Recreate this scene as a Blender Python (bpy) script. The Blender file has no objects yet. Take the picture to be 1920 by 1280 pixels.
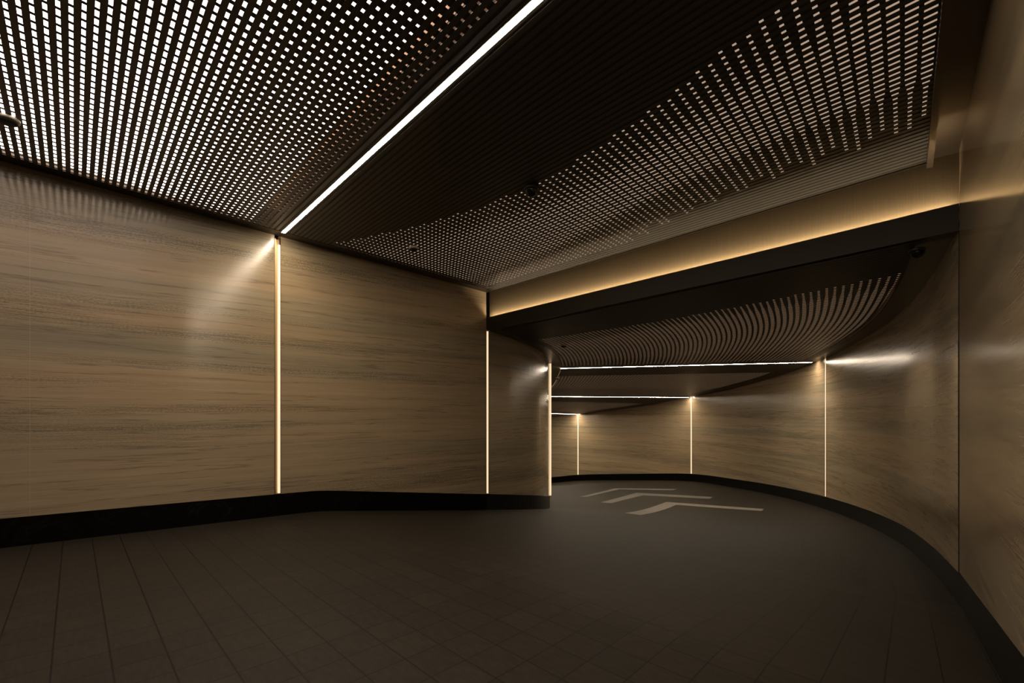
import bpy, bmesh, math
from mathutils import Vector
from mathutils.bvhtree import BVHTree

SC = bpy.context.scene
COL = SC.collection

# ------------------------------------------------------------------ camera
cam_data = bpy.data.cameras.new('camera')
cam_data.sensor_fit = 'HORIZONTAL'
cam_data.sensor_width = 36.0
cam_data.lens = 36.0 * 920 / 1920
cam_data.shift_y = 155 / 1920
cam_data.clip_start = 0.05
cam_data.clip_end = 200
cam = bpy.data.objects.new('camera', cam_data)
cam.location = (0, 0, 1.4)
cam.rotation_euler = (math.pi / 2, 0, 0)
COL.objects.link(cam)
SC.camera = cam

# ------------------------------------------------------------------ world, exposure
world = bpy.data.worlds.new('world')
SC.world = world
world.use_nodes = True
bgn = world.node_tree.nodes['Background']
bgn.inputs[0].default_value = (0.9, 0.75, 0.6, 1)
bgn.inputs[1].default_value = 0.003
SC.view_settings.view_transform = 'Standard'
SC.view_settings.look = 'None'
SC.view_settings.exposure = 0.0
SC.view_settings.gamma = 1.0
SC.view_settings.use_curve_mapping = False
SC.cycles.max_bounces = 8
SC.cycles.diffuse_bounces = 4
SC.cycles.glossy_bounces = 4
SC.cycles.sample_clamp_indirect = 6.0
SC.cycles.use_denoising = True

# light strengths (the place's own lamps, and two added soffit glows)
E_LINE = 95.0       # ceiling light lines
E_BOX = 5.5         # luminous ceiling above the first grille
E_COVE = 82.0       # cove strip on the beam
E_DIM = 0.42        # emission standing for the lit soffit above the second grille
E_FAR = 0.26        # emission standing for the lit soffit beyond the beam
E_STRIP = 1.0      # vertical strips between the stone panels

# ------------------------------------------------------------------ materials
def new_mat(name):
    m = bpy.data.materials.new(name)
    m.use_nodes = True
    nt = m.node_tree
    return m, nt, nt.nodes['Principled BSDF']

def N(nt, kind, **kw):
    n = nt.nodes.new(kind)
    for k, v in kw.items():
        setattr(n, k, v)
    return n

def simple(name, col, rough=0.5, metal=0.0, spec=0.5):
    m, nt, b = new_mat(name)
    b.inputs['Base Color'].default_value = (*col, 1)
    b.inputs['Roughness'].default_value = rough
    b.inputs['Metallic'].default_value = metal
    b.inputs['Specular IOR Level'].default_value = spec
    return m

def emitter(name, col, strength):
    m, nt, b = new_mat(name)
    b.inputs['Base Color'].default_value = (0.8, 0.75, 0.7, 1)
    b.inputs['Emission Color'].default_value = (*col, 1)
    b.inputs['Emission Strength'].default_value = strength
    return m

def mathn(nt, op, a, b=None, c=None, clamp=False):
    n = nt.nodes.new('ShaderNodeMath')
    n.operation = op
    n.use_clamp = clamp
    for i, v in enumerate((a, b, c)):
        if v is None:
            continue
        if isinstance(v, (int, float)):
            n.inputs[i].default_value = v
        else:
            nt.links.new(v, n.inputs[i])
    return n.outputs[0]

def noise(nt, vec, scale, detail=6, rough=0.55, dist=0.0):
    n = nt.nodes.new('ShaderNodeTexNoise')
    n.inputs['Scale'].default_value = scale
    n.inputs['Detail'].default_value = detail
    n.inputs['Roughness'].default_value = rough
    n.inputs['Distortion'].default_value = dist
    nt.links.new(vec, n.inputs['Vector'])
    return n.outputs['Fac']

def scaled(nt, vec, s, off=(0, 0, 0)):
    n = nt.nodes.new('ShaderNodeMapping')
    n.inputs['Scale'].default_value = s
    n.inputs['Location'].default_value = off
    nt.links.new(vec, n.inputs['Vector'])
    return n.outputs[0]

def ramp(nt, fac, stops):
    r = nt.nodes.new('ShaderNodeValToRGB')
    cr = r.color_ramp
    while len(cr.elements) < len(stops):
        cr.elements.new(0.5)
    for e, (p, c) in zip(cr.elements, stops):
        e.position = p
        e.color = (*c, 1) if len(c) == 3 else c
    nt.links.new(fac, r.inputs[0])
    return r.outputs['Color']

def mix(nt, fac, a, b, mode='MIX'):
    n = nt.nodes.new('ShaderNodeMix')
    n.data_type = 'RGBA'
    n.blend_type = mode
    for i, v in ((0, fac), (6, a), (7, b)):
        if isinstance(v, (int, float)):
            n.inputs[i].default_value = v
        elif isinstance(v, tuple):
            n.inputs[i].default_value = (*v, 1)
        else:
            nt.links.new(v, n.inputs[i])
    return n.outputs[2]

def stone_material(name='silk_travertine', rough=0.17, aniso=0.9):
    m, nt, b = new_mat(name)
    uv = nt.nodes.new('ShaderNodeUVMap').outputs[0]
    # slow wander of the layers
    sep = nt.nodes.new('ShaderNodeSeparateXYZ')
    nt.links.new(uv, sep.inputs[0])
    w1 = noise(nt, scaled(nt, uv, (0.16, 0.5, 1)), 1.0, 3, 0.5)
    w2 = noise(nt, scaled(nt, uv, (0.9, 2.2, 1)), 1.0, 3, 0.5)
    v = mathn(nt, 'MULTIPLY_ADD', w1, 0.22, sep.outputs[1])
    v = mathn(nt, 'MULTIPLY_ADD', w2, 0.02, v)
    comb = nt.nodes.new('ShaderNodeCombineXYZ')
    nt.links.new(sep.outputs[0], comb.inputs[0])
    nt.links.new(v, comb.inputs[1])
    p = comb.outputs[0]
    broad = noise(nt, scaled(nt, p, (0.09, 1.9, 1), (3.1, 0.7, 0)), 1.0, 4, 0.55)
    mid = noise(nt, scaled(nt, p, (0.13, 11, 1)), 1.0, 7, 0.62)
    fine = noise(nt, scaled(nt, p, (1.3, 110, 1)), 1.0, 4, 0.6)
    grit = noise(nt, scaled(nt, p, (34, 70, 1)), 1.0, 3, 0.7)
    base = ramp(nt, mid, [(0.28, (0.345, 0.268, 0.176)), (0.48, (0.388, 0.305, 0.204)),
                          (0.66, (0.422, 0.336, 0.227)), (0.82, (0.47, 0.38, 0.262))])
    tint = ramp(nt, broad, [(0.34, (0.72, 0.78, 0.80)), (0.46, (0.95, 0.96, 0.94)), (0.62, (1.06, 1.0, 0.93))])
    col = mix(nt, 1.0, base, tint, 'MULTIPLY')
    fcol = ramp(nt, fine, [(0.3, (0.86, 0.86, 0.86)), (0.7, (1.08, 1.08, 1.08))])
    col = mix(nt, 0.8, col, fcol, 'MULTIPLY')
    # dark speckled bands and hairline veins
    bands = noise(nt, scaled(nt, p, (0.08, 2.6, 1), (7.7, 2.3, 0)), 1.0, 3, 0.5)
    bmask = ramp(nt, bands, [(0.50, (0, 0, 0)), (0.60, (1, 1, 1))])
    speck = ramp(nt, mathn(nt, 'MULTIPLY_ADD', grit, 0.55, mathn(nt, 'MULTIPLY', fine, 0.5)),
                 [(0.46, (1, 1, 1)), (0.58, (0, 0, 0))])
    dk = mathn(nt, 'MULTIPLY', mathn(nt, 'MULTIPLY', bmask, speck), 0.62)
    col = mix(nt, dk, col, (0.085, 0.072, 0.052))
    veins = noise(nt, scaled(nt, p, (0.14, 5.0, 1), (1.7, 9.3, 0)), 1.0, 5, 0.6)
    vm = mathn(nt, 'ABSOLUTE', mathn(nt, 'SUBTRACT', veins, 0.5))
    vcol = ramp(nt, vm, [(0.0, (0.6, 0.6, 0.6)), (0.012, (0, 0, 0))])
    col = mix(nt, vcol, col, (0.13, 0.10, 0.07))
    v2 = mathn(nt, 'ABSOLUTE', mathn(nt, 'SUBTRACT', veins, 0.585))
    vcol2 = ramp(nt, v2, [(0.0, (0.35, 0.35, 0.35)), (0.01, (0, 0, 0))])
    col = mix(nt, vcol2, col, (0.5, 0.40, 0.28))
    seam = None
    for u in (-2.5, 0.24, 4.74, 37.56, 43.6, 46.9, 52.5, 56.0, 61.0):
        d = mathn(nt, 'LESS_THAN', mathn(nt, 'ABSOLUTE', mathn(nt, 'SUBTRACT', sep.outputs[0], u)), 0.0025)
        seam = d if seam is None else mathn(nt, 'MAXIMUM', seam, d)
    col = mix(nt, mathn(nt, 'MULTIPLY', seam, 0.35), col, (0.52, 0.43, 0.32))
    nt.links.new(col, b.inputs['Base Color'])
    b.inputs['Roughness'].default_value = rough
    b.inputs['Anisotropic'].default_value = aniso
    b.inputs['Anisotropic Rotation'].default_value = 0.25
    tg = nt.nodes.new('ShaderNodeTangent')
    tg.direction_type = 'UV_MAP'
    tg.uv_map = 'UVMap'
    nt.links.new(tg.outputs[0], b.inputs['Tangent'])
    b.inputs['Specular IOR Level'].default_value = 0.5
    b.inputs['IOR'].default_value = 1.52
    return m

def tile_material():
    m, nt, b = new_mat('dark_paving')
    uv = nt.nodes.new('ShaderNodeUVMap').outputs[0]
    sep = nt.nodes.new('ShaderNodeSeparateXYZ')
    nt.links.new(uv, sep.inputs[0])
    fx = mathn(nt, 'FRACT', sep.outputs[0])
    fy = mathn(nt, 'FRACT', sep.outputs[1])
    dx = mathn(nt, 'SUBTRACT', 0.5, mathn(nt, 'ABSOLUTE', mathn(nt, 'SUBTRACT', fx, 0.5)))
    dy = mathn(nt, 'SUBTRACT', 0.5, mathn(nt, 'ABSOLUTE', mathn(nt, 'SUBTRACT', fy, 0.5)))
    jx = mathn(nt, 'LESS_THAN', dx, 0.019)
    jy = mathn(nt, 'LESS_THAN', dy, 0.015)
    joint = mathn(nt, 'MAXIMUM', jx, jy)
    fl = nt.nodes.new('ShaderNodeVectorMath')
    fl.operation = 'FLOOR'
    nt.links.new(uv, fl.inputs[0])
    wn = nt.nodes.new('ShaderNodeTexWhiteNoise')
    nt.links.new(fl.outputs[0], wn.inputs['Vector'])
    streak = noise(nt, scaled(nt, uv, (9, 2.2, 1)), 1.0, 6, 0.65)
    blot = noise(nt, uv, 0.25, 3, 0.5)
    grit = noise(nt, uv, 55, 3, 0.6)
    c = ramp(nt, streak, [(0.3, (0.0145, 0.0112, 0.0066)), (0.7, (0.028, 0.0222, 0.0142))])
    tv = mathn(nt, 'MULTIPLY_ADD', wn.outputs['Value'], 0.22, 0.89)
    tv = mathn(nt, 'MULTIPLY', tv, mathn(nt, 'MULTIPLY_ADD', blot, 0.3, 0.85))
    tv = mathn(nt, 'MULTIPLY', tv, mathn(nt, 'MULTIPLY_ADD', grit, 0.5, 0.75))
    cv = nt.nodes.new('ShaderNodeCombineColor')
    for i in range(3):
        nt.links.new(tv, cv.inputs[i])
    c = mix(nt, 1.0, c, cv.outputs[0], 'MULTIPLY')
    c = mix(nt, joint, c, (0.0012, 0.0009, 0.0006))
    nt.links.new(c, b.inputs['Base Color'])
    b.inputs['Roughness'].default_value = 0.6
    b.inputs['Specular IOR Level'].default_value = 0.25
    bp = nt.nodes.new('ShaderNodeBump')
    bp.inputs['Strength'].default_value = 0.35
    bp.inputs['Distance'].default_value = 0.004
    hgt = mathn(nt, 'SUBTRACT', mathn(nt, 'MULTIPLY', mathn(nt, 'ADD', streak, grit), 0.35), joint)
    nt.links.new(hgt, bp.inputs['Height'])
    nt.links.new(bp.outputs[0], b.inputs['Normal'])
    return m

def brushed(name, col, rough, metal=0.85, scale=(3, 220, 3)):
    m, nt, b = new_mat(name)
    tc = nt.nodes.new('ShaderNodeTexCoord')
    s = noise(nt, scaled(nt, tc.outputs['Object'], scale), 1.0, 3, 0.6)
    c = ramp(nt, s, [(0.2, tuple(x * 0.85 for x in col)), (0.8, tuple(min(1, x * 1.12) for x in col))])
    nt.links.new(c, b.inputs['Base Color'])
    b.inputs['Roughness'].default_value = rough
    b.inputs['Metallic'].default_value = metal
    return m

def plinth_material():
    m, nt, b = new_mat('black_marble')
    tc = nt.nodes.new('ShaderNodeTexCoord')
    a = noise(nt, tc.outputs['Object'], 1.4, 8, 0.65, 1.2)
    d = mathn(nt, 'ABSOLUTE', mathn(nt, 'SUBTRACT', a, 0.5))
    c = ramp(nt, d, [(0.0, (0.018, 0.017, 0.014)), (0.006, (0.0022, 0.0020, 0.0018))])
    nt.links.new(c, b.inputs['Base Color'])
    b.inputs['Roughness'].default_value = 0.3
    b.inputs['Specular IOR Level'].default_value = 0.18
    return m

def paint_material():
    m, nt, b = new_mat('road_paint')
    tc = nt.nodes.new('ShaderNodeTexCoord')
    a = noise(nt, tc.outputs['Object'], 14, 5, 0.65)
    c = ramp(nt, a, [(0.3, (0.16, 0.145, 0.13)), (0.7, (0.23, 0.21, 0.19))])
    nt.links.new(c, b.inputs['Base Color'])
    b.inputs['Roughness'].default_value = 0.7
    return m

STONE = stone_material()
STONE_NEAR = stone_material('polished_travertine', 0.15, 0.5)
TILE = tile_material()
PLINTH = plinth_material()
PAINT = paint_material()
BRONZE = brushed('dark_bronze', (0.085, 0.070, 0.054), 0.38)
BORDER = brushed('bronze_border', (0.20, 0.165, 0.125), 0.30, 0.9)
FASCIA = brushed('gold_bronze_fascia', (0.145, 0.110, 0.066), 0.9, 0.0)
FASCIA.node_tree.nodes['Principled BSDF'].inputs['Specular IOR Level'].default_value = 0.05
LEDGE = simple('beam_ledge_bronze', (0.024, 0.017, 0.009), 0.5, 0.2)
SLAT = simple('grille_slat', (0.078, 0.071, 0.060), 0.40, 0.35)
SLAT_FAR = simple('far_grille_slat', (0.022, 0.018, 0.013), 0.5, 0.1)  # darker copy of the near slat, offsetting lamp light through its colour
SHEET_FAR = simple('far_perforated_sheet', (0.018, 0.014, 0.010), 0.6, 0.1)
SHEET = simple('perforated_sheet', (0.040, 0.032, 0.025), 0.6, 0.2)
PLENUM = simple('plenum_soffit', (0.55, 0.38, 0.26), 0.8)
BRASS = brushed('brass_channel', (0.50, 0.35, 0.19), 0.35, 0.6, (200, 200, 2))
DARK = simple('matte_black', (0.012, 0.010, 0.008), 0.6)  # plain black for channel edges, sensor bodies and hidden plates
GLASSY = simple('smoked_dome', (0.010, 0.010, 0.010), 0.08)
WHITE = simple('ivory_plastic', (0.75, 0.68, 0.56), 0.4)
LINE = emitter('light_line_glow', (1.0, 0.82, 0.60), E_LINE)
LINE_FAR = emitter('far_light_line_glow', (1.0, 0.82, 0.60), E_LINE * 1.15)
COVE = emitter('cove_glow', (1.0, 0.78, 0.52), E_COVE)
STRIP = emitter('wall_strip_glow', (1.0, 0.74, 0.46), E_STRIP)
DIM = emitter('dim_soffit_glow', (1.0, 0.72, 0.53), E_DIM)
FAR = emitter('far_soffit_glow', (1.0, 0.62, 0.36), E_FAR)
BOX = emitter('backing_glow', (1.0, 0.83, 0.72), E_BOX)

# ------------------------------------------------------------------ helpers
def mesh_obj(name, verts, faces, mat, parent=None, uvs=None, smooth=False):
    me = bpy.data.meshes.new(name)
    me.from_pydata([tuple(v) for v in verts], [], faces)
    me.materials.append(mat)
    if uvs is not None:
        lay = me.uv_layers.new(name='UVMap')
        for lp in me.loops:
            lay.data[lp.index].uv = uvs[lp.vertex_index]
    if smooth:
        for p in me.polygons:
            p.use_smooth = True
    me.update()
    o = bpy.data.objects.new(name, me)
    COL.objects.link(o)
    if parent is not None:
        o.parent = parent
    return o

def tag(o, label=None, cat=None, group=None, kind=None):
    if label: o['label'] = label
    if cat: o['category'] = cat
    if group: o['group'] = group
    if kind: o['kind'] = kind
    return o

def empty(name, loc=(0, 0, 0)):
    o = bpy.data.objects.new(name, None)
    o.empty_display_size = 0.2
    o.location = loc
    COL.objects.link(o)
    return o

def fix_normals(o):
    bm = bmesh.new()
    bm.from_mesh(o.data)
    bmesh.ops.recalc_face_normals(bm, faces=bm.faces)
    bm.to_mesh(o.data)
    bm.free()

def lerp(a, b, f):
    return tuple(x + (y - x) * f for x, y in zip(a, b))

def catmull(pts, n=24):
    out = []
    P = [tuple(2 * a - b for a, b in zip(pts[0], pts[1]))] + list(pts) + [tuple(2 * a - b for a, b in zip(pts[-1], pts[-2]))]
    for i in range(1, len(P) - 2):
        p0, p1, p2, p3 = P[i - 1:i + 3]
        # centripetal parametrisation keeps the bends even
        def d(a, b): return max(1e-6, math.dist(a[:2], b[:2])) ** 0.5
        t0 = 0; t1 = d(p0, p1); t2 = t1 + d(p1, p2); t3 = t2 + d(p2, p3)
        for k in range(n):
            t = t1 + (t2 - t1) * k / n
            def L(a, b, ta, tb): return tuple(x * (tb - t) / (tb - ta) + y * (t - ta) / (tb - ta) for x, y in zip(a, b))
            A1 = L(p0, p1, t0, t1); A2 = L(p1, p2, t1, t2); A3 = L(p2, p3, t2, t3)
            B1 = L(A1, A2, t0, t2); B2 = L(A2, A3, t1, t3)
            out.append(L(B1, B2, t1, t2))
    out.append(tuple(pts[-1]))
    return out

class Curve:
    """plan curve with arc length; values may carry extra channels (heights)"""
    def __init__(self, pts):
        self.p = pts
        self.s = [0]
        for a, b in zip(pts, pts[1:]):
            self.s.append(self.s[-1] + math.dist(a[:2], b[:2]))
        self.len = self.s[-1]
    def at(self, s):
        s = min(max(s, 0), self.len)
        lo, hi = 0, len(self.s) - 1
        while hi - lo > 1:
            m = (lo + hi) // 2
            if self.s[m] <= s: lo = m
            else: hi = m
        f = (s - self.s[lo]) / max(1e-9, self.s[hi] - self.s[lo])
        return lerp(self.p[lo], self.p[hi], f)
    def near(self, x, y):
        i = min(range(len(self.p)), key=lambda k: (self.p[k][0] - x) ** 2 + (self.p[k][1] - y) ** 2)
        return self.s[i]
    def normal(self, s):          # left-hand normal of travel
        a = self.at(s - 0.05); b = self.at(s + 0.05)
        dx, dy = b[0] - a[0], b[1] - a[1]
        L = math.hypot(dx, dy)
        return (-dy / L, dx / L)
    def off(self, s, d):
        p = self.at(s); n = self.normal(s)
        return (p[0] + n[0] * d, p[1] + n[1] * d) + tuple(p[2:])

# ------------------------------------------------------------------ plan of the drive
U = (0.746, 0.666)                 # along the straight left wall
V = (0.666, -0.746)                # across the drive
P0 = (-5.77, 5.53)
T_A, T_B = 2.94, 7.035
def on_left(t): return (P0[0] + U[0] * t, P0[1] + U[1] * t)
def t_of(x, y): return (x - P0[0]) * U[0] + (y - P0[1]) * U[1]
def floor_z(t): return 0.0 if t < 3.3 else -0.113 * (t - 3.58) if t > 3.86 else -0.113 * (t - 3.3) ** 2 / 1.12
def ceil_z(t): return 4.37 - 0.033 * t

B = on_left(T_B)
G = (4.49, 4.93)
C = (1.07, 13.9)
F = (8.43, 13.2)
E = (8.0, 21.9)
D = (3.76, 27.9)

# channels: x, y, floor z, ceiling z
inner_far = catmull([(*B, -0.387, 3.36), (0.58, 11.9, -0.66, 3.24), (*C, -0.965, 3.13), (1.18, 16.0, -1.07, 2.98),
                     (1.16, 18.5, -1.16, 2.80), (0.80, 21.0, -1.27, 2.62), (-0.4, 23.4, -1.80, 2.02),
                     (-2.3, 25.0, -2.1, 1.8), (-5.0, 26.2, -2.5, 1.5)])
outer_far = catmull([(*G, -0.43, 3.36), (5.53, 6.5, -0.52, 3.32), (6.56, 8.3, -0.62, 3.27), (7.37, 10.1, -0.72, 3.235),
                     (*F, -0.888, 3.175), (8.82, 16.0, -0.98, 3.02), (8.68, 19.0, -1.07, 2.82), (*E, -1.15, 2.62),
                     (6.3, 25.4, -1.5, 2.27), (*D, -1.81, 1.985), (2.3, 29.3, -2.1, 1.84), (-1.5, 31.5, -2.5, 1.6),
                     (-5.0, 32.6, -2.8, 1.4)])
CI, CO = Curve(inner_far), Curve(outer_far)
SI = {k: CI.near(*p) for k, p in dict(B=B, C=C, L1=(1.09, 14.6), L2=(0.80, 21.0), L3=(-0.4, 23.4), X=(-2.3, 25.0)).items()}
SO = {k: CO.near(*p) for k, p in dict(G=G, F=F, L1=(8.50, 13.62), E=E, D=D, X=(2.3, 29.3)).items()}

# near part of the outer wall: straight run up to G
W = (0.62, 0.784)
def near_right(s):                 # s metres before G
    return (G[0] - W[0] * s, G[1] - W[1] * s)
def right_of(t):                   # where the cross line from the left wall at t meets the right wall
    x, y = on_left(t)
    k = (0.784 * G[0] - 0.62 * G[1] - (0.784 * x - 0.62 * y)) / (0.784 * V[0] - 0.62 * V[1])
    return (x + V[0] * k, y + V[1] * k)

# stations of the road: (inner xyz, outer xyz, metres travelled)
stations = []
T_START = -7.0
k = 0
t = T_START
while t < T_B - 0.35:
    a = on_left(t); b = right_of(t)
    stations.append(((*a, floor_z(t)), (*b, floor_z(t)), t))
    t += 0.1
gz = floor_z(T_B)
seg = [('B', 'G', T_B), ('L1', 'L1', 12.3), ('L2', 'E', 20.3), ('L3', 'D', 26.0), ('X', 'X', 28.8)]
SI['G'], SO['B'] = 0, 0
pairs = [(SI['B'], SO['G']), (SI['L1'], SO['L1']), (SI['L2'], SO['E']), (SI['L3'], SO['D']), (SI['X'], SO['X'])]
trav = T_B
for (i0, o0), (i1, o1) in zip(pairs, pairs[1:]):
    n = max(8, int((i1 - i0 + o1 - o0) / 2 / 0.2))
    step = ((i1 - i0) + (o1 - o0)) / 2 / n
    for k in range(n):
        f = k / n
        pi = CI.at(i0 + (i1 - i0) * f); po = CO.at(o0 + (o1 - o0) * f)
        stations.append((pi[:3], po[:3], trav)); trav += step
pi, po = CI.at(pairs[-1][0]), CO.at(pairs[-1][1])
stations.append((pi[:3], po[:3], trav))

# ------------------------------------------------------------------ floor
TILE_M = 0.262
COLS = 29
verts, faces, uvs = [], [], []
nb = 48
for (a, b, s) in stations:
    for j in range(-1, nb + 2):
        f = j / nb
        verts.append(lerp(a, b, f)); uvs.append((s / TILE_M, f * COLS))
row = nb + 3
for i in range(len(stations) - 1):
    for j in range(row - 1):
        q = i * row + j
        faces.append((q, q + row, q + row + 1, q + 1))
floor = mesh_obj('floor', verts, faces, TILE, uvs=uvs)
fix_normals(floor)
tag(floor, 'dark brown paved drive with a fine square joint grid, sloping down into the bend', kind='structure')
FLOOR_BVH = BVHTree.FromPolygons(verts, faces)
def ground(x, y):
    h = FLOOR_BVH.ray_cast(Vector((x, y, 10)), Vector((0, 0, -1)))
    return h[0].z if h[0] else 0.0

# ------------------------------------------------------------------ stone walls
PLINTH_H = 0.335
TILT = 0.016
def ribbon(name, curvept, s0, s1, zbot, ztop, side, thick, mat, parent=None, step=0.2, u0=0.0, face_off=0.0, tilt=TILT):
    """a wall slab that follows a plan curve; side=+1 when the room lies left of travel"""
    n = max(1, int(math.ceil((s1 - s0) / step)))
    verts, faces, uvs = [], [], []
    for k in range(n + 1):
        s = s0 + (s1 - s0) * k / n
        p, nr = curvept(s)
        fx, fy = p[0] + nr[0] * side * face_off, p[1] + nr[1] * side * face_off
        bx, by = p[0] - nr[0] * side * thick, p[1] - nr[1] * side * thick
        zb, zt = zbot(p, s), ztop(p, s)
        for (x, y, z) in ((fx, fy, zb), (fx, fy, zt), (bx, by, zt), (bx, by, zb)):
            verts.append((x, y, z)); uvs.append((u0 + s, z - tilt * s * 1.0))
    for k in range(n):
        q = 4 * k
        for c in range(4):
            faces.append((q + c, q + 4 + c, q + 4 + (c + 1) % 4, q + (c + 1) % 4))
    faces.append((0, 1, 2, 3)); e = 4 * n
    faces.append((e + 3, e + 2, e + 1, e))
    o = mesh_obj(name, verts, faces, mat, parent, uvs)
    fix_normals(o)
    return o

def left_pt(t):
    return (on_left(t), (V[0], V[1]))          # normal points into the drive
def inner_pt(s):
    p = CI.at(s); n = CI.normal(s); return (p, (-n[0], -n[1]))
def outer_pt(s):
    p = CO.at(s); n = CO.normal(s); return (p, n)
def near_pt(s):                                 # s grows towards G, 0 at G
    p = (G[0] + W[0] * s, G[1] + W[1] * s); return (p, (-W[1], W[0]))

GAP = 0.045
up = 0.03
def zf_line(p, s): return ground(*p[:2])
zb_near = lambda p, s: floor_z(t_of(*p[:2])) + PLINTH_H
zt_near = lambda p, s: ceil_z(t_of(*p[:2])) + up
zb_far = lambda p, s: p[2] + PLINTH_H
zt_far = lambda p, s: p[3] + up

panels = [
    ('wall_left', left_pt, T_START, T_A - GAP, zb_near, zt_near, 0.0),
    ('wall_left', left_pt, T_A + GAP, T_B - 0.02, zb_near, zt_near, 0.0),
    ('wall_left', inner_pt, 0.065, SI['C'] - 0.04, zb_far, zt_far, T_B),
    ('wall_left', inner_pt, SI['C'] + 0.04, SI['X'], zb_far, zt_far, T_B + 0.1),
    ('wall_right', near_pt, -11.0, -0.05, zb_near, zt_near, 40.0),
    ('wall_right', outer_pt, 0.05, SO['F'] - 0.04, zb_far, zt_far, 40.0),
    ('wall_right', outer_pt, SO['F'] + 0.04, SO['E'] - 0.05, zb_far, zt_far, 40.0),
    ('wall_right', outer_pt, SO['E'] + 0.05, SO['D'] - 0.05, zb_far, zt_far, 40.0),
    ('wall_right', outer_pt, SO['D'] + 0.05, SO['X'] + 2, zb_far, zt_far, 40.0),
]
labels = [
    'tan stone wall panel left of the first brass strip, showing mirrored ceiling dots',
    'tan stone wall panel between the first brass strip and the glowing beam',
    'narrow convex stone wall panel just past the glowing beam',
    'hidden inner stone wall beyond the bend corner strip',
    'near right polished stone wall mirroring the ceiling and beam',
    'tall concave stone wall between the dark seam and the first lit strip on the right',
    'concave stone wall panel between the two taller far light strips',
    'far concave stone wall panel right of the shortest light strip',
    'farthest stone wall panel left of the shortest light strip',
]
for (nm, fn, a, b, zb, zt, u0), lb in zip(panels, labels):
    tag(ribbon(nm, fn, a, b, zb, zt, 1, 0.14, STONE_NEAR if fn is near_pt else STONE, u0=u0), lb, kind='structure')

# wall piece above the cove beside the beam (left panel runs up to the fascia)
# plinths
def plinth(name, fn, a, b, near, lb):
    if near:
        zb = lambda p, s: floor_z(t_of(*p[:2])) - 0.04
        zt = lambda p, s: floor_z(t_of(*p[:2])) + PLINTH_H - 0.002
    else:
        zb = lambda p, s: p[2] - 0.04
        zt = lambda p, s: p[2] + PLINTH_H - 0.002
    tag(ribbon(name, fn, a, b, zb, zt, 1, 0.14, PLINTH, face_off=-0.012), lb, kind='structure')
plinth('baseboard_left', left_pt, T_START, T_B, True, 'black stone baseboard along the straight left wall')
plinth('baseboard_left', inner_pt, 0.0, SI['X'], False, 'black stone baseboard under the convex inner wall')
plinth('baseboard_right', near_pt, -11.0, 0.0, True, 'black stone baseboard under the near right wall')
plinth('baseboard_right', outer_pt, 0.0, SO['X'] + 2, False, 'black stone baseboard round the long concave wall')

# ------------------------------------------------------------------ vertical light strips
def wall_strip(p, along, nrm, zb, zt, wdt, lit_far, label, lit=True, top_dark=0.0, proud=-0.004):
    """recessed channel: back plate, two jambs, diffuser bar on one jamb. along = direction of travel, nrm into the room"""
    root = empty('wall_light', (p[0], p[1], zb))
    tag(root, label, 'wall light', 'upright light strips between the stone panels')
    def bar(name, a0, a1, d0, d1, z0, z1, mat):
        vs = []
        for z in (z0, z1):
            for (aa, dd) in ((a0, d0), (a1, d0), (a1, d1), (a0, d1)):
                vs.append((along[0] * aa + nrm[0] * dd, along[1] * aa + nrm[1] * dd, z - zb))
        fs = [(0, 1, 2, 3), (7, 6, 5, 4), (0, 4, 5, 1), (1, 5, 6, 2), (2, 6, 7, 3), (3, 7, 4, 0)]
        o = mesh_obj(name, vs, fs, mat, root); fix_normals(o); return o
    h = wdt / 2
    bar('back_plate', -h, h, -0.06, -0.05, zb, zt, BRASS if lit else DARK)
    e = 0.006
    bar('channel_edge', -h, -h + e, -0.05, 0.001, zb, zt, DARK)
    bar('channel_edge', h - e, h, -0.05, 0.001, zb, zt, DARK)
    if lit:
        sgn = 1 if lit_far else -1
        a0, a1 = (h - e - wdt * 0.30, h - e) if lit_far else (-h + e, -h + e + wdt * 0.30)
        bar('diffuser', a0, a1, -0.048, proud, zb + 0.01, zt - top_dark, STRIP)
        b0, b1 = (-h + e, -h + e + wdt * 0.14) if lit_far else (h - e - wdt * 0.14, h - e)
        bar('brass_fin', b0, b1, -0.048, -0.006, zb, zt - 0.002, BRASS)
    return root

a = on_left(T_A)
wall_strip(a, U, V, floor_z(T_A) + PLINTH_H, ceil_z(T_A) - 0.04, 2 * GAP, True,
           'tall brass-edged light strip below the end of the long diagonal ceiling light line', top_dark=0.09)
pB = CI.at(0.02); nB = inner_pt(0.02)[1]
wall_strip(pB, (-nB[1], nB[0]) if (-nB[1]) * U[0] + nB[0] * U[1] > 0 else (nB[1], -nB[0]), nB,
           pB[2] + PLINTH_H, 3.34, 0.085, True, 'tall plain light strip directly under the left end of the glowing beam')
def strip_curve(c, fn, s, wdt, lit_far, label, lit=True, proud=-0.004):
    p, n = fn(s)
    q0, q1 = c.at(s - 0.05), c.at(s + 0.05)
    L = math.dist(q0[:2], q1[:2]); al = ((q1[0] - q0[0]) / L, (q1[1] - q0[1]) / L)
    return wall_strip(p, al, n, p[2] + PLINTH_H, p[3] - 0.01, wdt, lit_far, label, lit, proud=proud)
strip_curve(CI, inner_pt, SI['C'], 0.08, True, 'thin light strip on the corner edge where the inner wall turns away', proud=0.04)
strip_curve(CO, outer_pt, SO['F'], 0.08, True, 'tallest lit strip on the concave right wall, ending the upper far light line')
strip_curve(CO, outer_pt, SO['E'], 0.10, True, 'middle light strip on the far wall, behind the floor chevrons')
strip_curve(CO, outer_pt, SO['D'], 0.10, True, 'shortest and farthest light strip, near the inner corner')
gp, gn = near_pt(0)
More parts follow.
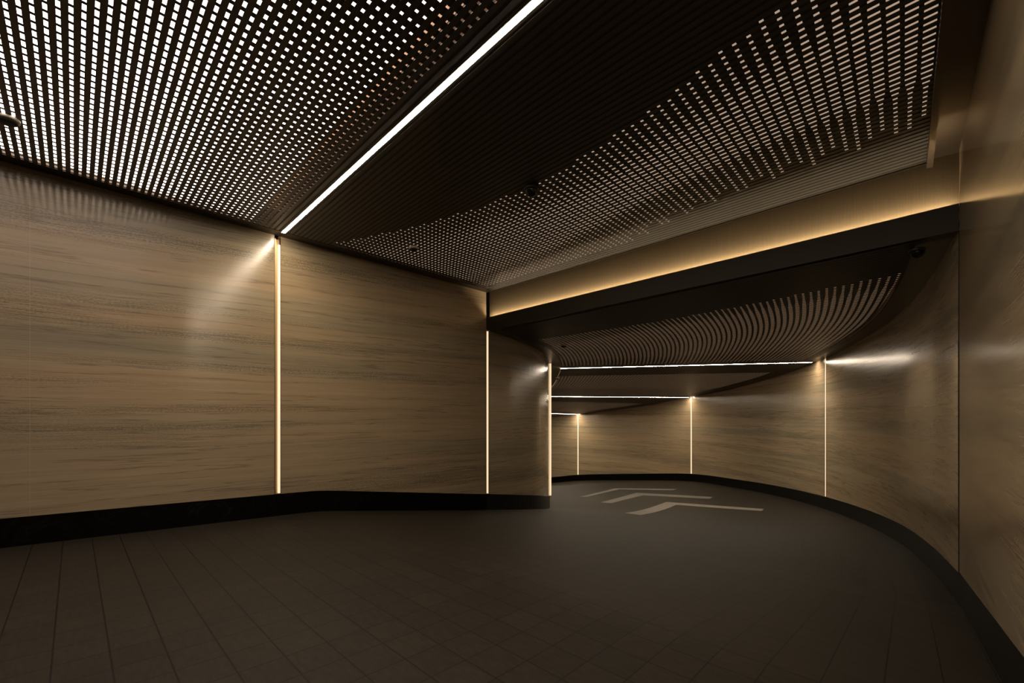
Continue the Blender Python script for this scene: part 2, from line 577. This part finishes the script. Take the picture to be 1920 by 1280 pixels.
wall_strip(gp, W, gn, -0.43 + PLINTH_H, 3.36, 0.10, False, 'unlit dark seam strip on the near right wall under the beam', lit=False)

# ------------------------------------------------------------------ slatted ceilings
PITCH = 0.0685
SLAT_W = 0.044
class Zone:
    """ceiling field between two edge curves; a runs along the drive, b across"""
    def __init__(self, inner, outer):
        self.i, self.o = inner, outer
    def P(self, a, b, dz=0.0):
        p, q = self.i(a), self.o(a)
        r = lerp(p, q, b)
        return (r[0], r[1], r[2] + dz)

def build_zone(zone, n, ncol, hole, root, a0=0.0, a1=1.0, slat_h=0.004, sheet_h=0.002, slat_mat=None, sheet_mat=None, slat_w=SLAT_W):
    slat_mat, sheet_mat = slat_mat or SLAT, sheet_mat or SHEET
    slat_dz = -0.030
    sheet_dz = slat_dz + slat_h
    # slats: boxes running across the drive
    sv, sf = [], []
    def box(p, q, p2, q2, h, V_, F_):
        base = len(V_)
        for pt in (p, q, q2, p2):
            V_.append(pt); V_.append((pt[0], pt[1], pt[2] + h))
        F_.extend([(base, base + 2, base + 4, base + 6), (base + 1, base + 7, base + 5, base + 3),
                   (base, base + 1, base + 3, base + 2), (base + 2, base + 3, base + 5, base + 4),
                   (base + 4, base + 5, base + 7, base + 6), (base + 6, base + 7, base + 1, base)])
    hw = slat_w / PITCH / 2 / n * (a1 - a0)
    for k in range(n + 1):
        a = a0 + (a1 - a0) * k / n
        lo, hi = max(a0, a - hw), min(a1, a + hw)
        box(zone.P(lo, 0, slat_dz), zone.P(lo, 1, slat_dz), zone.P(hi, 0, slat_dz), zone.P(hi, 1, slat_dz), slat_h, sv, sf)
    slats = mesh_obj('slats', sv, sf, slat_mat, root)
    # perforated sheet: one bar between neighbouring holes, per slat gap
    pv, pf = [], []
    for k in range(n):
        c0 = a0 + (a1 - a0) * k / n; c1 = a0 + (a1 - a0) * (k + 1) / n
        am = (c0 + c1) / 2
        spans = []; cur = 0.0
        for j in range(ncol):
            b0 = (j + 0.5) / ncol
            x, y, z = zone.P(am, b0)
            L = hole(x, y, am, b0, j)
            if L > 0:
                h0, h1 = b0 - L / 2 / ncol, b0 + L / 2 / ncol
                spans.append((cur, h0)); cur = h1
        spans.append((cur, 1.0))
        for (s0, s1) in spans:
            if s1 - s0 > 1e-5:
                box(zone.P(c0, s0, sheet_dz), zone.P(c0, s1, sheet_dz), zone.P(c1, s0, sheet_dz), zone.P(c1, s1, sheet_dz), sheet_h, pv, pf)
    sheet = mesh_obj('perforated_sheet', pv, pf, sheet_mat, root)
    return slats, sheet

def edge_trim(fn, n, w, z0, z1, mat, root, name='edge_trim'):
    """box section following fn(f) -> (p, side) where side is the unit vector of its width"""
    vs, fs = [], []
    for k in range(n + 1):
        p, sd = fn(k / n)
        for (d, z) in ((0, z0), (w, z0), (w, z1), (0, z1)):
            vs.append((p[0] + sd[0] * d, p[1] + sd[1] * d, p[2] + z))
    for k in range(n):
        q = 4 * k
        for c in range(4):
            fs.append((q + c, q + (c + 1) % 4, q + 4 + (c + 1) % 4, q + 4 + c))
    fs.append((0, 3, 2, 1)); e = 4 * n; fs.append((e, e + 1, e + 2, e + 3))
    o = mesh_obj(name, vs, fs, mat, root); fix_normals(o); return o

def plate(fa, fb, n, dz, th, mat, root, name, m=1):
    """flat plate between two edge functions f -> (x, y, z)"""
    vs, fs = [], []
    for k in range(n + 1):
        p, q = fa(k / n), fb(k / n)
        for (r, z) in ((p, dz), (q, dz), (q, dz + th), (p, dz + th)):
            vs.append((r[0], r[1], r[2] + z))
    for k in range(n):
        q = 4 * k
        for c in range(4):
            fs.append((q + c, q + (c + 1) % 4, q + 4 + (c + 1) % 4, q + 4 + c))
    fs.append((0, 3, 2, 1)); e = 4 * n; fs.append((e, e + 1, e + 2, e + 3))
    o = mesh_obj(name, vs, fs, mat, root); fix_normals(o); return o

BORD = 0.30
# beam direction and the line where the first grille stops
bl = math.dist(B, G)
BD = ((G[0] - B[0]) / bl, (G[1] - B[1]) / bl)
BN = (-BD[1], BD[0])               # points onward past the beam
BACK = 0.03
T_GE = T_B - BACK - 0.01
def z1(x, y, dz=0.0): return ceil_z(t_of(x, y)) + dz

def L_edge(t):                     # inner edge of the first grille
    x, y = on_left(t); return (x + V[0] * BORD, y + V[1] * BORD)
def right_border(d):
    """point on the near-right border line, d metres before G, shifted in by BORD-0.05"""
    x, y = near_right(d); return (x - W[1] * (BORD - 0.05), y + W[0] * (BORD - 0.05))
def cross_right(t):
    """where the cross line at t meets the right border line"""
    x, y = on_left(t)
    gx, gy = right_border(0)
    k = (0.784 * gx - 0.62 * gy - (0.784 * x - 0.62 * y)) / (0.784 * V[0] - 0.62 * V[1])
    return (x + V[0] * k, y + V[1] * k)

# zone 1, left of the light line: slats parallel to it
LT = T_A                            # the line sits on the first strip
ZA0 = -5.0
def za_i(a):
    t = ZA0 + (LT - 0.03 - ZA0) * a; x, y = L_edge(t); return (x, y, z1(x, y))
def za_o(a):
    t = ZA0 + (LT - 0.03 - ZA0) * a; x, y = cross_right(t); return (x, y, z1(x, y))
def smooth(x, a, b):
    f = min(1, max(0, (x - a) / (b - a))); return f * f * (3 - 2 * f)
def hole_left(x, y, a, b, j):
    t = t_of(x, y)
    base = 0.70 - 0.36 * smooth(t, 1.2, 1.95) - 0.10 * smooth(t, 2.0, 2.5)
    if t > 2.78: return 0
    return base

c1 = empty('ceiling', (0, 0, 0))
tag(c1, 'slatted ceiling field left of the diagonal light line, brightly backlit through its holes', kind='structure')
zA = Zone(za_i, za_o)
nA = round((LT - 0.03 - ZA0) / PITCH)
build_zone(zA, nA, 80, hole_left, c1)
# luminous panel above the left field
def lb(f, inner):
    t = -2.2 + (2.6 + 2.2) * f
    x, y = L_edge(t)
    k = 5.9 if not inner else -0.27
    x, y = x + V[0] * k, y + V[1] * k
    return (x, y, z1(x, y))
plate(lambda f: lb(f, True), lambda f: lb(f, False), 1, 0.13, 0.02, BOX, c1, 'backing_glow')

# zone 1, right of the light line: slats fan round to the beam
def zb_line_i(a):
    t = LT + 0.03 + (T_GE - LT - 0.03) * a; x, y = L_edge(t); return (x, y)
r0 = cross_right(LT + 0.03)
# beam-parallel end line: from inner end to outer border
gi = L_edge(T_GE)
def meet_right(p):
    gx, gy = right_border(0)
    k = (0.784 * gx - 0.62 * gy - (0.784 * p[0] - 0.62 * p[1])) / (0.784 * BD[0] - 0.62 * BD[1])
    return (p[0] + BD[0] * k, p[1] + BD[1] * k)
# the inner end is pushed back so the edge stays parallel to the beam face
gi = (gi[0] - BN[0] * 0.02, gi[1] - BN[1] * 0.02)
r1 = meet_right(gi)
def zb_i(a): x, y = lerp(zb_line_i(0), gi, a); return (x, y, z1(x, y))
def zb_o(a): x, y = lerp(r0, r1, a); return (x, y, z1(x, y))
BND = [(0.3, 3.62), (0.55, 3.7), (1.78, 4.21), (3.0, 4.52), (3.85, 4.62), (4.8, 4.57), (5.59, 4.43), (6.66, 4.15), (8.5, 3.6)]
def bnd1(s):
    for (s0, v0), (s1, v1) in zip(BND, BND[1:]):
        if s <= s1: return v0 + (v1 - v0) * max(0, (s - s0) / (s1 - s0))
    return BND[-1][1]
def hole_right(x, y, a, b, j):
    s = (x - P0[0]) * V[0] + (y - P0[1]) * V[1]
    d = t_of(x, y) - bnd1(s)
    if d < 0: return 0
    near = smooth(s, 1.0, 4.5)
    L = 0.30 + (0.20 + 0.22 * near) * smooth(d, 0.18, 0.75)
    e = 5.75 + 0.5 * (1 - smooth(s, 2.0, 6.0))
    tt = t_of(x, y)
    L -= (L - 0.30) * smooth(tt, e - 0.15, e + 0.1)
    if tt > e + 0.6 + 0.9 * (1 - near) + 0.1 * math.sin(j * 1.7): return 0
    return L
c2 = empty('ceiling', (0, 0, 0))
tag(c2, 'slatted ceiling field between the diagonal light line and the glowing beam', kind='structure')
zB = Zone(zb_i, zb_o)
nB_ = round((math.dist(zb_i(0)[:2], zb_i(1)[:2]) + math.dist(zb_o(0)[:2], zb_o(1)[:2])) / 2 / PITCH)
build_zone(zB, nB_, 70, hole_right, c2)

# borders of the first ceiling
def bl_w(f): t = T_START + (T_B - T_START) * f; x, y = on_left(t); return (x, y, ceil_z(t))
def bl_e(f): t = T_START + (T_B - T_START) * f; x, y = L_edge(t); return (x, y, z1(x, y))
plate(bl_w, bl_e, 8, 0.0, 0.03, BRONZE, c2, 'border_panel')
def br_w(f): x, y = near_right(11.0 * (1 - f)); return (x, y, z1(x, y))
def br_e(f): x, y = right_border(11.0 * (1 - f)); return (x, y, z1(x, y))
plate(br_w, br_e, 8, 0.0, 0.03, BORDER, c2, 'border_panel')
def tr(f):
    x, y = lerp(cross_right(ZA0), r1, f); return ((x, y, z1(x, y)), (W[1], -W[0]))
edge_trim(tr, 6, 0.05, -0.10, 0.0, BORDER, c2)
def tr2(f):
    x, y = lerp(gi, r1, f); return ((x, y, z1(x, y)), BN)
edge_trim(tr2, 4, 0.012, -0.05, 0.0, BORDER, c2)
def tr3(f):
    t = ZA0 + (T_GE - ZA0) * f; x, y = L_edge(t); return ((x, y, z1(x, y)), (-V[0], -V[1]))
edge_trim(tr3, 4, 0.012, -0.035, 0.0, BRONZE, c2)

# plenum soffit above everything in part one, then an added glow below it
def s1a(f): t = -7.2 + (T_B + 0.1 + 7.2) * f; x, y = on_left(t); return (x - V[0] * 0.1, y - V[1] * 0.1, ceil_z(t))
def s1b(f): t = -7.2 + (T_B + 0.4 + 7.2) * f; x, y = right_of(t); return (x + V[0] * 0.4, y + V[1] * 0.4, ceil_z(t))
sof = plate(s1a, s1b, 4, 0.42, 0.1, PLENUM, None, 'ceiling')
tag(sof, 'tan soffit glimpsed above the first slatted ceiling', kind='structure')

plate(lambda f: zB.P(f, -0.04), lambda f: zB.P(f, 1.0), 1, 0.10, 0.02, DIM, c2, 'backing_glow')  # added glowing plate in place of a softly lit soffit
def cl(f):
    x, y = lerp(gi, r1, f); return ((x + BN[0] * 0.012, y + BN[1] * 0.012, z1(x, y)), BN)
edge_trim(cl, 4, 0.01, -0.03, 0.42, DARK, c2, 'light_baffle')  # added plate, stops plenum light leaking onto the fascia
def cl2(f):
    x, y = lerp(L_edge(LT - 0.035), cross_right(LT - 0.035), f); return ((x, y, z1(x, y)), U)
edge_trim(cl2, 4, 0.01, 0.0, 0.42, DARK, c2, 'light_baffle')  # second added plate, parts the bright plenum from the dim one

# ------------------------------------------------------------------ the beam with its cove
beam = empty('ceiling_beam', (*B, 3.36))
tag(beam, 'bronze cross beam over the drive with a warm glowing cove band', 'beam', kind='structure')
def beam_box(name, s0, s1, d0, d1, z0, z1_, mat, parent=None):
    vs = []
    for z in (z0, z1_):
        for (s, d) in ((s0, d0), (s1, d0), (s1, d1), (s0, d1)):
            vs.append((BD[0] * s + BN[0] * d, BD[1] * s + BN[1] * d, z - 3.36))
    fs = [(0, 3, 2, 1), (4, 5, 6, 7), (0, 1, 5, 4), (1, 2, 6, 5), (2, 3, 7, 6), (3, 0, 4, 7)]
    o = mesh_obj(name, vs, fs, mat, parent or beam); fix_normals(o); return o
beam_box('fascia', -0.02, bl + 0.02, 0.09, 0.13, 3.57, 4.30, FASCIA)
beam_box('ledge', 0.0, bl, 0.0, 0.012, 3.345, 3.62, LEDGE)
beam_box('ledge_bottom', 0.0, bl, 0.012, 0.20, 3.345, 3.36, LEDGE)
beam_box('trough_floor', 0.0, bl, 0.012, 0.09, 3.57, 3.60, LEDGE)
beam_box('cove_strip', 0.03, bl - 0.03, 0.016, 0.038, 3.57, 3.604, COVE)

# ------------------------------------------------------------------ ceilings beyond the beam
def far_edge(c, fn, s, d, keep=0.03):
    p, n = fn(s)
    x, y = p[0] + n[0] * d, p[1] + n[1] * d
    k = keep - ((x - B[0]) * BN[0] + (y - B[1]) * BN[1])
    if k > 0:                       # keep everything behind the beam face
        x, y = x + BN[0] * k, y + BN[1] * k
    return (x, y, p[3])
def far_zone(si0, si1, so0, so1, bi=0.32, bo=0.32, cut0=0.0, cut1=0.0):
    fi = lambda a: far_edge(CI, inner_pt, si0 + (si1 - si0) * (cut0 + a * (1 - cut0 - cut1)), bi)
    fo = lambda a: far_edge(CO, outer_pt, so0 + (so1 - so0) * (cut0 + a * (1 - cut0 - cut1)), bo)
    return Zone(fi, fo)

def beam_dist(x, y): return (x - B[0]) * BN[0] + (y - B[1]) * BN[1]
def hole_z2(x, y, a, b, j):
    d = beam_dist(x, y)
    if d < 1.15 + 0.3 * math.sin(min(1, max(0, b)) * 3.1): return 0
    if a > 0.965: return 0
    L = 0.30 + 0.30 * smooth(d, 1.6, 2.1)
    return L - 0.22 * smooth(a, 0.72, 0.86)
def hole_z3(x, y, a, b, j):
    if a < 0.2 or a > 0.97: return 0
    return 0.62 - 0.2 * smooth(a, 0.6, 0.75)
def hole_z4(x, y, a, b, j):
    if a < 0.3 or a > 0.95: return 0
    return 0.5

specs = [
    ('slatted ceiling field just past the glowing beam, faint brown holes', SI['B'] + 0.04, SI['L1'], SO['G'] + 0.04, SO['L1'], hole_z2, 66, 0.001, 0.004),
    ('slatted ceiling field between the two upper far light lines', SI['L1'], SI['L2'], SO['L1'], SO['E'], hole_z3, 66, 0.006, 0.006),
    ('slatted ceiling field between the two lower far light lines', SI['L2'], SI['L3'], SO['E'], SO['D'], hole_z4, 56, 0.006, 0.006),
]
for lb_, i0, i1, o0, o1, hf, nc, cu0, cu1 in specs:
    r = empty('ceiling', (0, 0, 0))
    tag(r, lb_, kind='structure')
    z = far_zone(i0, i1, o0, o1, cut0=cu0, cut1=cu1)
    if i0 < 0.1:                    # start the slats along the beam line itself
        s_ = z.i; o_ = z.o
    n = round(((i1 - i0) + (o1 - o0)) / 2 / PITCH)
    n = min(n, 120)
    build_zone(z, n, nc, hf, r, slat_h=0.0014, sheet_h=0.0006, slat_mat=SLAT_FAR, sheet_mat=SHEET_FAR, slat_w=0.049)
    fi = lambda f, i0=i0, i1=i1: far_edge(CI, inner_pt, i0 + (i1 - i0) * f, 0.32)
    fw = lambda f, i0=i0, i1=i1: far_edge(CI, inner_pt, i0 + (i1 - i0) * f, 0.0)
    plate(fw, fi, 24, 0.0, 0.02, BRONZE, r, 'border_panel')
    go = lambda f, o0=o0, o1=o1: far_edge(CO, outer_pt, o0 + (o1 - o0) * f, 0.32)
    gw = lambda f, o0=o0, o1=o1: far_edge(CO, outer_pt, o0 + (o1 - o0) * f, 0.0)
    plate(go, gw, 24, 0.0, 0.02, BRONZE, r, 'border_panel')
    sa = lambda f, i0=i0, i1=i1: far_edge(CI, inner_pt, i0 + (i1 - i0) * f, -0.1, 0.20)
    sb = lambda f, o0=o0, o1=o1: far_edge(CO, outer_pt, o0 + (o1 - o0) * f, -0.1, 0.20)
    plate(sa, sb, 24, 0.30, 0.05, PLENUM, r, 'plenum_soffit')
    plate(fi, go, 24, 0.08, 0.02, FAR, r, 'backing_glow')  # added glow, stands in for light on the far soffit
# plain end of the last ceiling
end = plate(lambda f: far_edge(CI, inner_pt, SI['L3'] + (SI['X'] - SI['L3']) * f, -0.1),
            lambda f: far_edge(CO, outer_pt, SO['D'] + (SO['X'] + 2 - SO['D']) * f, -0.1), 16, 0.0, 0.05, BRONZE, None, 'ceiling')
tag(end, 'dark ceiling end beyond the farthest light line', kind='structure')
# end walls that close the drive out of sight
def closing(name, p, q, z0, z1_, label):
    d = (q[0] - p[0], q[1] - p[1]); L = math.hypot(*d); n = (-d[1] / L * 0.1, d[0] / L * 0.1)
    vs = [(p[0], p[1], z0), (q[0], q[1], z0), (q[0] + n[0], q[1] + n[1], z0), (p[0] + n[0], p[1] + n[1], z0)]
    vs += [(v[0], v[1], z1_) for v in vs]
    o = mesh_obj(name, vs, [(0, 3, 2, 1), (4, 5, 6, 7), (0, 1, 5, 4), (1, 2, 6, 5), (2, 3, 7, 6), (3, 0, 4, 7)], DARK)
    fix_normals(o); tag(o, label, kind='structure')
closing('wall_back', on_left(T_START), right_of(T_START), -0.05, 4.7, 'dark wall behind the viewpoint')
closing('wall_front', CI.at(SI['X'])[:2], CO.at(SO['X'])[:2], -3.0, 2.2, 'dark end of the drive beyond the bend')

# ------------------------------------------------------------------ ceiling light lines
def light_line(p, q, w, label, mat):
    root = empty('ceiling_light', p)
    tag(root, label, 'ceiling light', 'light lines set across the slatted ceiling')
    L = math.dist(p[:2], q[:2]); d = ((q[0] - p[0]) / L, (q[1] - p[1]) / L); n = (-d[1], d[0])
    def bar(name, s0, s1, n0, n1, z0, z1_, mat):
        vs = []
        for zz in (z0, z1_):
            for (s, m) in ((s0, n0), (s1, n0), (s1, n1), (s0, n1)):
                vs.append((d[0] * s + n[0] * m, d[1] * s + n[1] * m, zz + (q[2] - p[2]) * s / L))
        o = mesh_obj(name, vs, [(0, 3, 2, 1), (4, 5, 6, 7), (0, 1, 5, 4), (1, 2, 6, 5), (2, 3, 7, 6), (3, 0, 4, 7)], mat, root)
        fix_normals(o); return o
    bar('housing', -0.01, L + 0.01, -w / 2 - 0.008, -w / 2, -0.032 if mat is LINE else -0.0306, 0.03, BRONZE)
    bar('housing', -0.01, L + 0.01, w / 2, w / 2 + 0.008, -0.032 if mat is LINE else -0.0306, 0.03, BRONZE)
    bar('housing', -0.01, L + 0.01, -w / 2 - 0.008, w / 2 + 0.008, 0.002, 0.032, BRONZE)
    bar('diffuser', 0.0, L, -w / 2, w / 2, -0.034 if mat is LINE else -0.0300, 0.0, mat)
x0, y0 = L_edge(LT); x0 -= V[0] * 0.03; y0 -= V[1] * 0.03
x1_, y1_ = cross_right(LT)
light_line((x0, y0, z1(x0, y0)), (x1_, y1_, z1(x1_, y1_)), 0.05, 'long bright diagonal light line crossing the near ceiling', LINE)
pi1 = far_edge(CI, inner_pt, SI['L1'], 0.30); po1 = far_edge(CO, outer_pt, SO['L1'], 0.16)
light_line(pi1, po1, 0.07, 'upper far light line, ending at the tall strip on the concave wall', LINE_FAR)
pi2 = far_edge(CI, inner_pt, SI['L2'], 0.15); po2 = far_edge(CO, outer_pt, SO['E'], 0.14)
light_line(pi2, po2, 0.07, 'middle far light line, ending at the strip behind the chevrons', LINE_FAR)
pi3 = far_edge(CI, inner_pt, SI['L3'], 0.15); po3 = far_edge(CO, outer_pt, SO['D'], 0.12)
light_line(pi3, po3, 0.07, 'short lowest far light line beside the inner corner', LINE_FAR)

# ------------------------------------------------------------------ chevrons painted on the drive
CHEV = [
    [(2.774, 12.104), (4.754, 15.138), (6.858, 13.359), (6.568, 12.908), (4.831, 14.444), (3.02, 11.527)],
    [(2.744, 15.206), (4.522, 17.798), (6.664, 16.287), (6.354, 15.791), (4.535, 17.015), (3.028, 14.992)],
    [(2.257, 16.695), (4.055, 19.419), (6.357, 18.942), (6.06, 18.494), (4.182, 19.098), (2.546, 16.73)],
]
labs = ['nearest and largest grey chevron on the sloping drive', 'middle grey chevron on the sloping drive',
        'farthest and thinnest grey chevron on the sloping drive']
for poly, lb_ in zip(CHEV, labs):
    if not poly: continue
    bm = bmesh.new()
    vs = [bm.verts.new((x, y, 0)) for x, y in poly]
    # outline order: left end outer, tip, right end outer, right end inner, inner tip, left end inner
    bm.faces.new((vs[0], vs[1], vs[4], vs[5])); bm.faces.new((vs[1], vs[2], vs[3], vs[4]))
    bmesh.ops.subdivide_edges(bm, edges=bm.edges[:], cuts=12, use_grid_fill=True)
    ret = bmesh.ops.extrude_face_region(bm, geom=bm.faces[:])
    for v in bm.verts: v.co.z = ground(v.co.x, v.co.y) - 0.003
    for g in ret['geom']:
        if isinstance(g, bmesh.types.BMVert): g.co.z += 0.008
    bmesh.ops.recalc_face_normals(bm, faces=bm.faces)
    me = bpy.data.meshes.new('floor_chevron'); bm.to_mesh(me); bm.free()
    me.materials.append(PAINT)
    o = bpy.data.objects.new('floor_chevron', me); COL.objects.link(o)
    tag(o, lb_, 'floor marking', 'chevrons painted on the drive')

# ------------------------------------------------------------------ small ceiling fittings
def lathe(name, prof, mat, root, seg=28):
    vs, fs = [], []
    for (r, z) in prof:
        for k in range(seg):
            a = 2 * math.pi * k / seg
            vs.append((r * math.cos(a), r * math.sin(a), z))
    for i in range(len(prof) - 1):
        for k in range(seg):
            fs.append((i * seg + k, i * seg + (k + 1) % seg, (i + 1) * seg + (k + 1) % seg, (i + 1) * seg + k))
    fs.append(tuple(range(seg))); fs.append(tuple((len(prof) - 1) * seg + k for k in reversed(range(seg))))
    o = mesh_obj(name, vs, fs, mat, root, smooth=True); fix_normals(o); return o
def detector(x, y, z, r, rim, label):
    root = empty('smoke_detector', (x, y, z))
    tag(root, label, 'smoke detector', 'small round fittings on the slatted ceiling')
    lathe('base_ring', [(r * 0.9, 0.0), (r, -0.008), (r, -0.028), (r * 0.86, -0.034)], rim, root)
    lathe('sensor_body', [(r * 0.84, -0.030), (r * 0.8, -0.05), (r * 0.55, -0.062), (r * 0.1, -0.064)], DARK, root)
def camera_dome(x, y, z, r, label):
    root = empty('security_camera', (x, y, z))
    tag(root, label, 'security camera', 'dark domes under the slatted ceiling')
    lathe('base_ring', [(r * 1.05, 0.0), (r * 1.1, -0.012), (r * 1.02, -0.03)], BRONZE, root)
    lathe('dome', [(r, -0.028)] + [(r * math.cos(q), -0.028 - r * math.sin(q)) for q in (0.3, 0.6, 0.9, 1.2, 1.45)], GLASSY, root)
def on_c1(px, py):
    return (px, py, z1(px, py) - 0.031)
detector(*on_c1(-1.55, 7.72), 0.075, WHITE, 'small round detector among the holes above the left stone panel')
detector(*on_c1(-4.83, 4.70), 0.09, WHITE, 'round detector at the far left edge among the brightest holes')
camera_dome(*on_c1(0.225, 5.78), 0.08, 'dark dome camera at the edge of the plain ceiling band')
detector(1.20, 11.35, 3.235, 0.075, WHITE, 'small ivory detector on the ceiling past the beam')
camera_dome(4.40, 5.33, 3.30, 0.07, 'dark dome camera in the right corner behind the beam')
detector(1.50, 16.2, 2.94, 0.06, WHITE, 'tiny round detector by the inner corner above the far light line')
